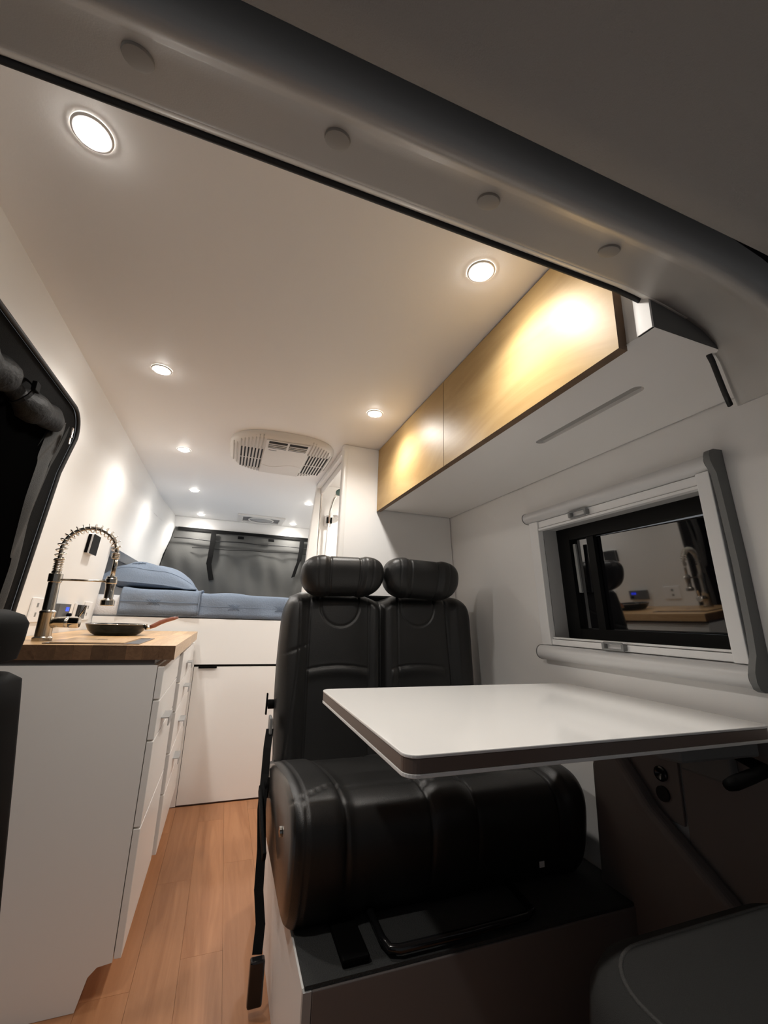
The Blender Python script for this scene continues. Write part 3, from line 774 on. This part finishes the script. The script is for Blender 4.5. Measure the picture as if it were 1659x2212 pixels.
    o, wl = plate('charger_socket', 'grey socket unit with a lit blue display on the wall by the counter', 'socket', 2.150, 2.290, .950, 1.018, .022, 'device')
    for k in range(2): obj('digit', MB().box(.0222, .0232, 2.235+k*.02, 2.249+k*.02, .988, 1.004).map(wl), 'display', o)
    obj('knob', MB().lathe([(.009, 0), (.009, .016), (.001, .017)], (XL(.97)+.022, 2.265, .970), (1, 0, 0), 16), 'black', o, smooth=True, auto=.6)
    o, wl = plate('dark_switch', 'black rounded switch beside the blue display socket', 'switch', 2.425, 2.515, .952, 1.018, .024, 'black_gloss')
    obj('bezel', MB().box(.0006, .010, 2.405, 2.424, .945, 1.026).map(wl), 'frame_white', o, bevel=.003)
    for y0, lab in ((2.555, 'white wall outlet plate next to the black switch'), (1.920, 'white wall outlet plate beside the side door')):
        o, wl = plate('wall_outlet', lab, 'outlet', y0, y0+.115, .945, 1.035, .006, 'frame_white')
        for zz in (.965, 1.000): obj('socket_slot', MB().box(.0062, .007, y0+.045, y0+.060, zz, zz+.016).map(wl), 'grey_handle', o)
build_kitchen()

# ------------------------------------------------------------------ bed
def build_bed():
    b = thing('bed_platform', 'white raised bed platform with a cupboard door', 'bed', (0, 2.75, 0))
    Y = 2.747
    obj('top_board', MB().box(-.676, .428, Y, Y+.018, .712, .965), 'white', b)
    obj('left_stile', MB().box(-.676, -.1375, Y, Y+.018, .001, .7118), 'white', b)
    obj('right_stile', MB().box(.3325, .428, Y, Y+.018, .001, .7118), 'white', b)
    obj('recess', MB().box(-.140, .335, Y+.020, Y+.030, .001, .720), 'void', b)
    d = obj('door', MB().box(-.1350, .3300, Y+.001, Y+.018, .006, .6985), 'white', b)
    obj('pull_tab', MB().box(-.112, -.014, Y-.014, Y+.006, .6987, .7015).box(-.112, -.014, Y-.0145, Y-.0125, .692, .6986), 'black', d)
    obj('deck', MB().box(-.70, 1.0, Y+.033, 4.22, .93, .963), 'white_sat', b)
    # mattress with white sheet
    mt = thing('mattress', 'mattress in a white sheet on the bed platform', 'mattress', (0, 3.4, .965))
    def matf(u, v): return None
    obj('sheet_cover', MB().box(-.735, .42, Y+.012, 4.18, .966, 1.082), 'sheet', mt, bevel=.035, seg=4, smooth=True)
    q = thing('blue_quilt', 'blue quilted blanket spread over the mattress', 'blanket', (0, 3.4, 1.08))
    def quilt(x0, x1, lift):
        def fn(u, v):
            x = x0+(x1-x0)*u; L = .115+1.40; s = v*L
            if s < .105: y = Y+.004-lift; z = .972+s
            elif s < .165:
                a = (s-.105)/.06*PI/2; y = Y+.004-lift+.04*(1-math.cos(a)); z = 1.077+.030*math.sin(a)
            else: y = Y+.044+(s-.165); z = 1.107
            z += lift+.006*math.sin(x*9+y*5)*sm(.1, .2, s)+.004*math.sin(x*21-y*13)*sm(.1, .2, s)
            y += -.006*math.sin(x*14+1)*sm(.0, .06, s)*sm(.2, .12, s)-.004*math.sin(x*31+z*20)*sm(.2, .1, s)
            y += .004*math.exp(-((z-1.03)/.006)**2)*sm(.2, .1, s)
            return (x, y, z)
        return fn
    p1 = MB().grid(quilt(-.565, .415, 0.0), 90, 60)
    o1 = obj('lower_layer', p1, 'quilt', q, smooth=True); md = o1.modifiers.new('s', 'SOLIDIFY'); md.thickness = .010; md.offset = 0
    p2 = MB().grid(quilt(-.560, -.155, .013), 50, 60)
    o2 = obj('folded_layer', p2, 'quilt', q, smooth=True); md = o2.modifiers.new('s', 'SOLIDIFY'); md.thickness = .010; md.offset = 0
    fn1, fn2 = quilt(-.565, .415, .006), quilt(-.560, -.155, .0195)
    vz = lambda z: (z-.972)/(1.515)
    def line(fn, us, z, amp=0): return [Vector(fn(u, vz(z)))+Vector((0, -.0008, 0)) for u in us]
    obj('stitch_line', MB().tube(line(fn1, [.43+.57*k/40 for k in range(41)], 1.028), .0016, 6), 'quilt_s', o1, smooth=True)
    obj('stitch_line', MB().tube(line(fn2, [k/40 for k in range(41)], 1.030), .0016, 6), 'quilt_s', o2, smooth=True)
    for fn, us, par in ((fn1, (.62, .90), o1), (fn2, (.42,), o2)):
        du = .022 if fn is fn1 else .055
        for uc in us:
            mb = MB()
            for k in (-1, 0, 1):
                for s in (-1, 1):
                    mb.tube([Vector(fn(uc+k*du*.5-s*du, vz(1.028-.016)))+Vector((0, -.0008, 0)), Vector(fn(uc+k*du*.5, vz(1.028)))+Vector((0, -.0012, 0)), Vector(fn(uc+k*du*.5+s*du, vz(1.028+.016)))+Vector((0, -.0008, 0))], .0012, 6)
            obj('crosshatch_motif', mb, 'quilt_s', par, smooth=True)
    obj('hem_piping', MB().tube([Vector(fn2(1, k/60)) for k in range(20)], .004, 8), 'quilt', o2, smooth=True)
    # pillow
    p = thing('pillow', 'blue pillow lying on the bed against the side wall', 'pillow', (-.45, 3.1, 1.12))
    px0, px1, py0, py1 = -.715, -.185, 2.80, 3.35
    def pil(sgn):
        def fn(u, v):
            a, b2 = 2*u-1, 2*v-1
            x = (px0+px1)/2+(px1-px0)/2*a*(1-.06*(1-b2*b2)*abs(a)); y = (py0+py1)/2+(py1-py0)/2*b2*(1-.06*(1-a*a)*abs(b2))
            th = (max(0, 1-abs(a)**2.6)*max(0, 1-abs(b2)**2.6))**.55
            wr = .006*math.sin(7*a+9*b2)*th
            base = 1.168-.025*(a+1)/2-.020*max(0, a)**2
            z = base+sgn*(th*(.122 if sgn > 0 else .038*1.0)+wr)
            if sgn > 0: z += .018*th*math.exp(-((a+.45)/.5)**2)
            return (x, y, max(z, 1.134+.002*th))
        return fn
    mb = MB().grid(pil(1), 56, 56).grid(pil(-1), 56, 56, True)
    pc = obj('pillow_case', mb, 'quilt', p, smooth=True)
    f = pil(1)
    loop = [f(k/40, 0) for k in range(41)]+[f(1, k/40) for k in range(1, 41)]+[f(1-k/40, 1) for k in range(1, 41)]+[f(0, 1-k/40) for k in range(1, 41)]
    obj('piping', MB().tube(loop, .005, 8), 'quilt', pc, smooth=True)
    mb = MB()
    for k in range(4):
        for s in (-1, 1):
            pts = [Vector(f(.30+.03*k+s*(.05*t-.025), .22+.05*t)) + Vector((0, -.001, .002)) for t in (0, .33, .66, 1)]
            mb.tube(pts, .0014, 6)
    obj('crosshatch_motif', mb, 'quilt_s', pc, smooth=True)
    f2 = [Vector(f(k/40, .10)) + Vector((0, 0, .001)) for k in range(2, 39)]
    obj('stitch_line', MB().tube(f2, .0014, 6), 'quilt_s', pc, smooth=True)
    # dark panel in the recess beside the bed
    obj('side_panel', MB().box(-.799, -.775, 2.755, 4.22, .966, 1.345), 'shadowgrey', None, bevel=.003, label='dark grey wall panel behind the pillow', cat='panel')
    # rear curtain
    c = thing('rear_curtain', 'dark grey curtain over the rear doors behind the bed', 'curtain', (.1, 4.24, .97))
    def cur(u, v):
        z = .975+(1.757-.975)*v
        xl = lerp_tab([(.97, -.68), (1.28, -.612), (1.43, -.60), (1.65, -.545), (1.76, -.525)], z)
        x = xl+(.78-xl)*u
        k = (1-sm(.55, .88, v))
        y = 4.235+.012*math.sin(x*17+.6*math.sin(z*6))*k+.008*math.sin(x*41+z*9)*k*.7+.010*math.sin(x*9+z*14)*k
        return (x, y, z)
    o = obj('cloth', MB().grid(cur, 150, 90), 'curtain', c, smooth=True)
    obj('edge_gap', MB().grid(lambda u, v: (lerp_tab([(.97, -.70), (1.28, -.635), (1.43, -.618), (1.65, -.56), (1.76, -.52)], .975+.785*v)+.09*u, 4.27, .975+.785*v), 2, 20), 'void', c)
    top_rail = MB().box(-.50, .80, 4.222, 4.236, 1.735, 1.762)
    obj('top_band', top_rail, 'fabric', c)
    tp = lambda x0, x1, z0, z1, y=4.205: [(x0+(x1-x0)*k/20, y, z0+(z1-z0)*k/20+.004*math.sin(k*.9)) for k in range(21)]
    obj('hem_cord', MB().tube(tp(-.52, .76, 1.655, 1.655), .005, 8), 'seal', c, smooth=True)
    obj('seam', MB().tube(tp(-.36, .76, 1.575, 1.60, 4.211), .0025, 6), 'fabric', c, smooth=True)
    obj('strap', MB().strip([(-.190, 4.203, 1.74), (-.190, 4.200, 1.62), (-.194, 4.196, 1.50), (-.200, 4.198, 1.43)], .045, .005, (1, 0, 0)), 'webbing', c)
    obj('strap', MB().strip([(-.200, 4.194, 1.45), (-.188, 4.194, 1.39), (-.160, 4.195, 1.29)], .042, .005, (1, 0, .25)), 'webbing', c)
    obj('strap', MB().strip([(.637, 4.203, 1.74), (.634, 4.200, 1.62), (.622, 4.196, 1.52)], .042, .005, (1, 0, 0)), 'webbing', c)
    obj('strap', MB().strip([(.622, 4.196, 1.53), (.60, 4.194, 1.46), (.575, 4.195, 1.36)], .036, .005, (1, 0, .4)), 'webbing', c)
    for x in (.055, .337): obj('grip_loop', MB().box(x-.028, x+.028, 4.196, 4.204, 1.690, 1.716), 'webbing', c, bevel=.003)
build_bed()

# ------------------------------------------------------------------ air conditioner
def build_ac():
    a = thing('air_conditioner', 'white ceiling air conditioner with slotted grilles', 'air conditioner', (.20, 2.2, H))
    cx, cy = .193, 2.255
    def ringat(hx, hy, z, n=64, e=.62):
        pts = []
        for k in range(n):
            t = 2*PI*k/n; c, s = math.cos(t), math.sin(t)
            x = hx*math.copysign(abs(c)**.75, c); y = hy*math.copysign(abs(s)**e, s)
            pts.append((cx+x, cy+y, z))
        return pts
    m = MB().rings([ringat(.272, .288, H-.0005), ringat(.272, .288, H-.006), ringat(.268, .283, H-.018), ringat(.258, .272, H-.029), ringat(.246, .258, H-.035)])
    obj('body', m, 'ac', a, smooth=True, auto=.5)
    zb = H-.035
    # raised centre panel
    obj('centre_panel', MB().prism([(.094, 2.000), (.309, 2.000), (.316, 2.508), (.088, 2.508)], 'z', zb-.006, zb-.0002), 'ac', a, bevel=.003)
    obj('logo_plate', MB().box(.113, .153, 2.123, 2.131, zb-.0068, zb-.0062), 'grey_handle', a)
    arc = [(.088+.228*k/20, 2.355-.03*math.sin(PI*k/20)*0+.030*math.sin(2*PI*k/20), zb-.0062) for k in range(21)]
    obj('panel_curve', MB().tube(arc, .0022, 6), 'ac', a, smooth=True)
    # near louvres
    for x0, x1 in ((.107, .197), (.208, .298)):
        g = obj('louvre_opening', MB().box(x0, x1, 2.008, 2.098, zb-.0072, zb-.0062), 'void', a)
        for k in range(3):
            y = 2.031+k*.022
            obj('louvre_slat', MB().box(x0, x1, y, y+.006, zb-.0112, zb-.0073), 'ac', g)
    # long slots left and right
    for side, xs in ((-1, [-.023+k*.0170 for k in range(7)]), (1, [.326+k*.0160 for k in range(7)])):
        for x in xs:
            for y0, y1 in ((2.145, 2.290), (2.305, 2.445)):
                obj('vent_slot', MB().box(x, x+.0075, y0, y1, zb-.0016, zb-.0002), 'void', a)
    # shallow ribs running front to back over the side zones, coloured darker to paint in groove shadow
    for side in (-1, 1):
        for k in range(9):
            x = (.083-k*.0170-.0048+.0005) if side < 0 else (.326+k*.0160-.0045)
            hy = .288*max(0, 1-(abs(x-cx)/.272)**2.6)**.42
            for (ya, yb) in ((cy-hy+.004, 2.138), (2.452, cy+hy-.004)) if k < 7 else ((cy-hy+.004, cy+hy-.004),):
                pts = []
                for j in range(9):
                    y = ya+(yb-ya)*j/8; q = max(0, min(1, (abs(y-cy)/max(hy, .01))))
                    z = lerp_tab([(0, zb), (.89, zb), (.945, zb+.006), (.985, zb+.017), (1, zb+.030)], max(q, abs(x-cx)/.272))
                    pts.append((x, y, z-.0005))
                if yb-ya > .01: obj('rib', MB().tube(pts, .0042, 6), 'ac_groove_shade', a, smooth=True)
    for x, y in ((.080, 2.125), (.318, 2.13)): obj('screw', MB().lathe([(.004, 0), (.004, -.002), (.001, -.002)], (x, y, zb-.0002), n=12), 'grey_cap', a)
    # roof fan over the bed
    f = thing('roof_fan', 'flat square roof fan with round screen in the ceiling over the bed', 'roof fan', (.21, 4.08, H))
    fx0, fx1, fy0, fy1 = .005, .42, 3.88, 4.18
    fr = MB()
    for b in ((fx0, fx1, fy0, fy0+.045), (fx0, fx1, fy1-.045, fy1), (fx0, fx0+.045, fy0+.045, fy1-.045), (fx1-.045, fx1, fy0+.045, fy1-.045)): fr.box(*b, H-.018, H-.0005)
    obj('frame', fr, 'ac', f, bevel=.004)
    obj('duct', MB().box(fx0+.045, fx1-.045, fy0+.045, fy1-.045, H-.004, H-.001), 'shadowgrey', f)
    obj('screen_ring', MB().lathe([(.100, -.014), (.104, -.020), (.112, -.020), (.116, -.014)], ((fx0+fx1)/2, (fy0+fy1)/2, H), n=40, caps=False), 'ac', f, smooth=True)
    obj('screen_disc', MB().lathe([(.099, -.006), (.098, -.012), (.05, -.014), (.001, -.014)], ((fx0+fx1)/2, (fy0+fy1)/2, H), n=40), 'jamb', f, smooth=True)
build_ac()

# ------------------------------------------------------------------ side-door screen
def build_screen():
    YO0, YO1, ZT, R = .62, 1.82, 1.725, .10
    def outline(ins, d, y0=YO0):
        pts = []
        r = R-ins*.3
        for k in range(13): y = y0+(YO1-ins-r-y0)*k/12; pts.append((XL(ZT-ins)-d, y, ZT-ins))
        for k in range(1, 13):
            a = PI/2-PI/2*k/12; z = ZT-ins-r+r*math.sin(a); pts.append((XL(z)-d, YO1-ins-r+r*math.cos(a), z))
        z0 = pts[-1][2]
        for k in range(1, 19): z = z0+(.40-z0)*k/18; pts.append((XL(z)-d, YO1-ins, z))
        return pts
    obj('trim_2', MB().tube(outline(.004, .004), .007, 8), 'seal', smooth=True, kind='structure')
    s = thing('door_screen', 'dark grey zip screen with rolled-up panel filling the side door opening', 'screen', (-.7, 1.2, .9))
    a, b = outline(.006, .012), outline(.085, .045)
    m = MB().rings([a, b], closed=False, caps=False)
    obj('border_band', m, 'fabric', s, smooth=True)
    mb = MB().quad((-.72, YO0, .3), (-.72, 1.76, .3), (-.67, 1.76, 1.66), (-.67, YO0, 1.66))
    obj('mesh_panel', mb, 'mesh', s)
    # side drape
    def dr(u, v):
        z = 1.66+(.45-1.66)*v
        wdt = lerp_tab([(0, .055), (.12, .10), (.25, .125), (.45, .13), (.6, .17), (1, .26)], v)
        y = 1.775-wdt*u + .004*math.sin(v*20)
        d = .020+.030*u+.014*math.sin(u*9+v*5)+.008*math.sin(u*17-v*9)
        return (XL(z)-d, y, z)
    o = obj('side_drape', MB().grid(dr, 40, 60), 'fabric_l', s, smooth=True)
    # rolled-up panel below the top band
    pts = [(-.655-.012*math.sin(k*.5), .66+(1.715-.66)*k/24, 1.612+.010*math.sin(k*.9)+.012*(k/24)) for k in range(25)]
    rad = [.046+.007*math.sin(k*1.7)-.020*math.exp(-((k-17.5)/.9)**2)-.02*math.exp(-((k-8)/.9)**2) for k in range(25)]
    rad[-1] = .020; rad[-2] = .036
    obj('rolled_panel', MB().tube(pts, rad, 18), 'fabric_d', s, smooth=True)
    for k in (8, 17.5):
        y = .66+(1.715-.66)*k/24
        ring = [(-.652+.036*math.cos(t), y+.012*math.sin(t*2), 1.622+.042*math.sin(t)) for t in [2*PI*j/16 for j in range(17)]]
        st = obj('tie_strap', MB().strip(ring, .016, .004, (0, 1, 0)), 'webbing', s)
        obj('strap_clip', MB().box(-.618, -.604, y-.014, y+.014, 1.625, 1.655), 'black', st, bevel=.003)
    obj('zip_pull', MB().box(-.604, -.598, 1.722, 1.734, 1.600, 1.640).box(-.603, -.599, 1.718, 1.730, 1.575, 1.598), 'chrome', s, bevel=.002)
build_screen()

# ------------------------------------------------------------------ cab seats and lower trim
def build_cab_seats():
    d = thing('driver_seat', 'black driver seat back with ribbed pad beside the kitchen cabinet', 'seat', (-.5, .6, 0))
    # back panel of the seat (faces the living area), slightly flaring towards its base
    def ring(z, x1, y0, y1, r=.03): return [(x, y, z) for x, y in rrect(x1+.655, y1-y0, r, 5, (x1-.655)/2, (y0+y1)/2)]
    m = MB().rings([ring(.15, -.185, .50, .70), ring(.40, -.183, .50, .70), ring(.62, -.194, .52, .70), ring(.80, -.214, .54, .70), ring(.885, -.224, .55, .70), ring(.914, -.226, .56, .695), ring(.922, -.236, .575, .685)])
    obj('backrest', m, 'black', d, smooth=True, auto=.9)
    m = MB().rings([ring(.920, -.262, .585, .675), ring(.934, -.250, .58, .68)]); obj('collar', m, 'black', d, smooth=True, auto=.9)
    m = MB().rings([ring(.932, -.250, .575, .69), ring(.937, -.238, .565, .70), ring(.960, -.234, .56, .70), ring(.980, -.233, .56, .70), ring(.990, -.238, .565, .695), ring(.996, -.252, .575, .685), ring(.999, -.28, .59, .67)])
    obj('upper_cushion', m, 'black', d, smooth=True, auto=.9)
    for k in range(10): obj('pad_rib', MB().box(-.262-k*.008, -.258-k*.008, .557, .5605, .938, .976), 'grey_cap' if False else 'black_gloss', d)
    obj('map_pocket_edge', MB().tube([(-.24, .703, .865), (-.40, .703, .855), (-.6, .703, .855)], .004, 8), 'grey_cap', d, smooth=True)
    obj('seat_base', MB().box(-.65, -.19, -.10, .50, .02, .45), 'black', d, bevel=.04, seg=3)
    p = thing('passenger_seat', 'charcoal swivelled passenger seat with piped cushion under the table edge', 'seat', (.85, .35, 0))
    def pr(z, ins, r): return [(x, y, z+.028) for x, y in rrect(.57-2*ins, .60-2*ins, max(.02, r-ins), 10, .795, .348)]
    m = MB().rings([pr(.33, .02, .14), pr(.36, .005, .14), pr(.42, 0, .14), pr(.465, .004, .14), pr(.488, .018, .14), pr(.498, .040, .14), pr(.501, .055, .14), pr(.505, .10, .16), pr(.507, .2, .2)])
    obj('cushion', m, 'seatfabric', p, smooth=True)
    loop = pr(.4985, .047, .14); loop = loop+[loop[0]]
    obj('piping', MB().tube(loop, .0035, 8, caps=False), 'fabric_l', p, smooth=True)
    obj('pedestal', MB().box(.60, 1.06, .08, .60, .001, .33), 'black', p, bevel=.02, seg=3)
    obj('backrest', MB().box(.56, 1.10, -.22, -.06, .45, 1.05), 'fabric', p, bevel=.05, seg=4, smooth=True)
    # wheel-side trim, sockets
    t = thing('side_trim', 'mauve grey moulded side trim with slanted top under the table', 'trim', (1.09, .95, 0))
    poly = [(1.115, .002), (1.115, .60), (1.075, .655), (1.02, .645), (.93, .545), (.735, .41), (.735, .002)]
    obj('moulding', MB().prism(poly, 'x', 1.085, 1.136), 'trimplastic', t, bevel=.018, seg=4)
    obj('rear_panel', MB().box(1.128, 1.138, .44, .86, .10, .77), 'trimplastic', t, bevel=.003)
    s = thing('socket_plate', 'grey plate with two round power sockets on the wall under the table', 'socket', (1.135, .93, .60))
    obj('plate', MB().box(1.128, 1.137, .868, 1.01, .52, .74), 'trimplastic', s, bevel=.003)
    for z, mt in ((.625, 'black_gloss'), (.578, 'void')):
        obj('round_socket', MB().lathe([(.018, 0), (.018, .006), (.014, .007), (.001, .002)], (1.1278, .915, z), (-1, 0, 0), 24), mt, s, smooth=True, auto=.6)
    for z in (.68, .60): obj('screw', MB().lathe([(.004, 0), (.004, .002), (.001, .002)], (1.1278, .985, z), (-1, 0, 0), 10), 'grey_cap', s)
build_cab_seats()
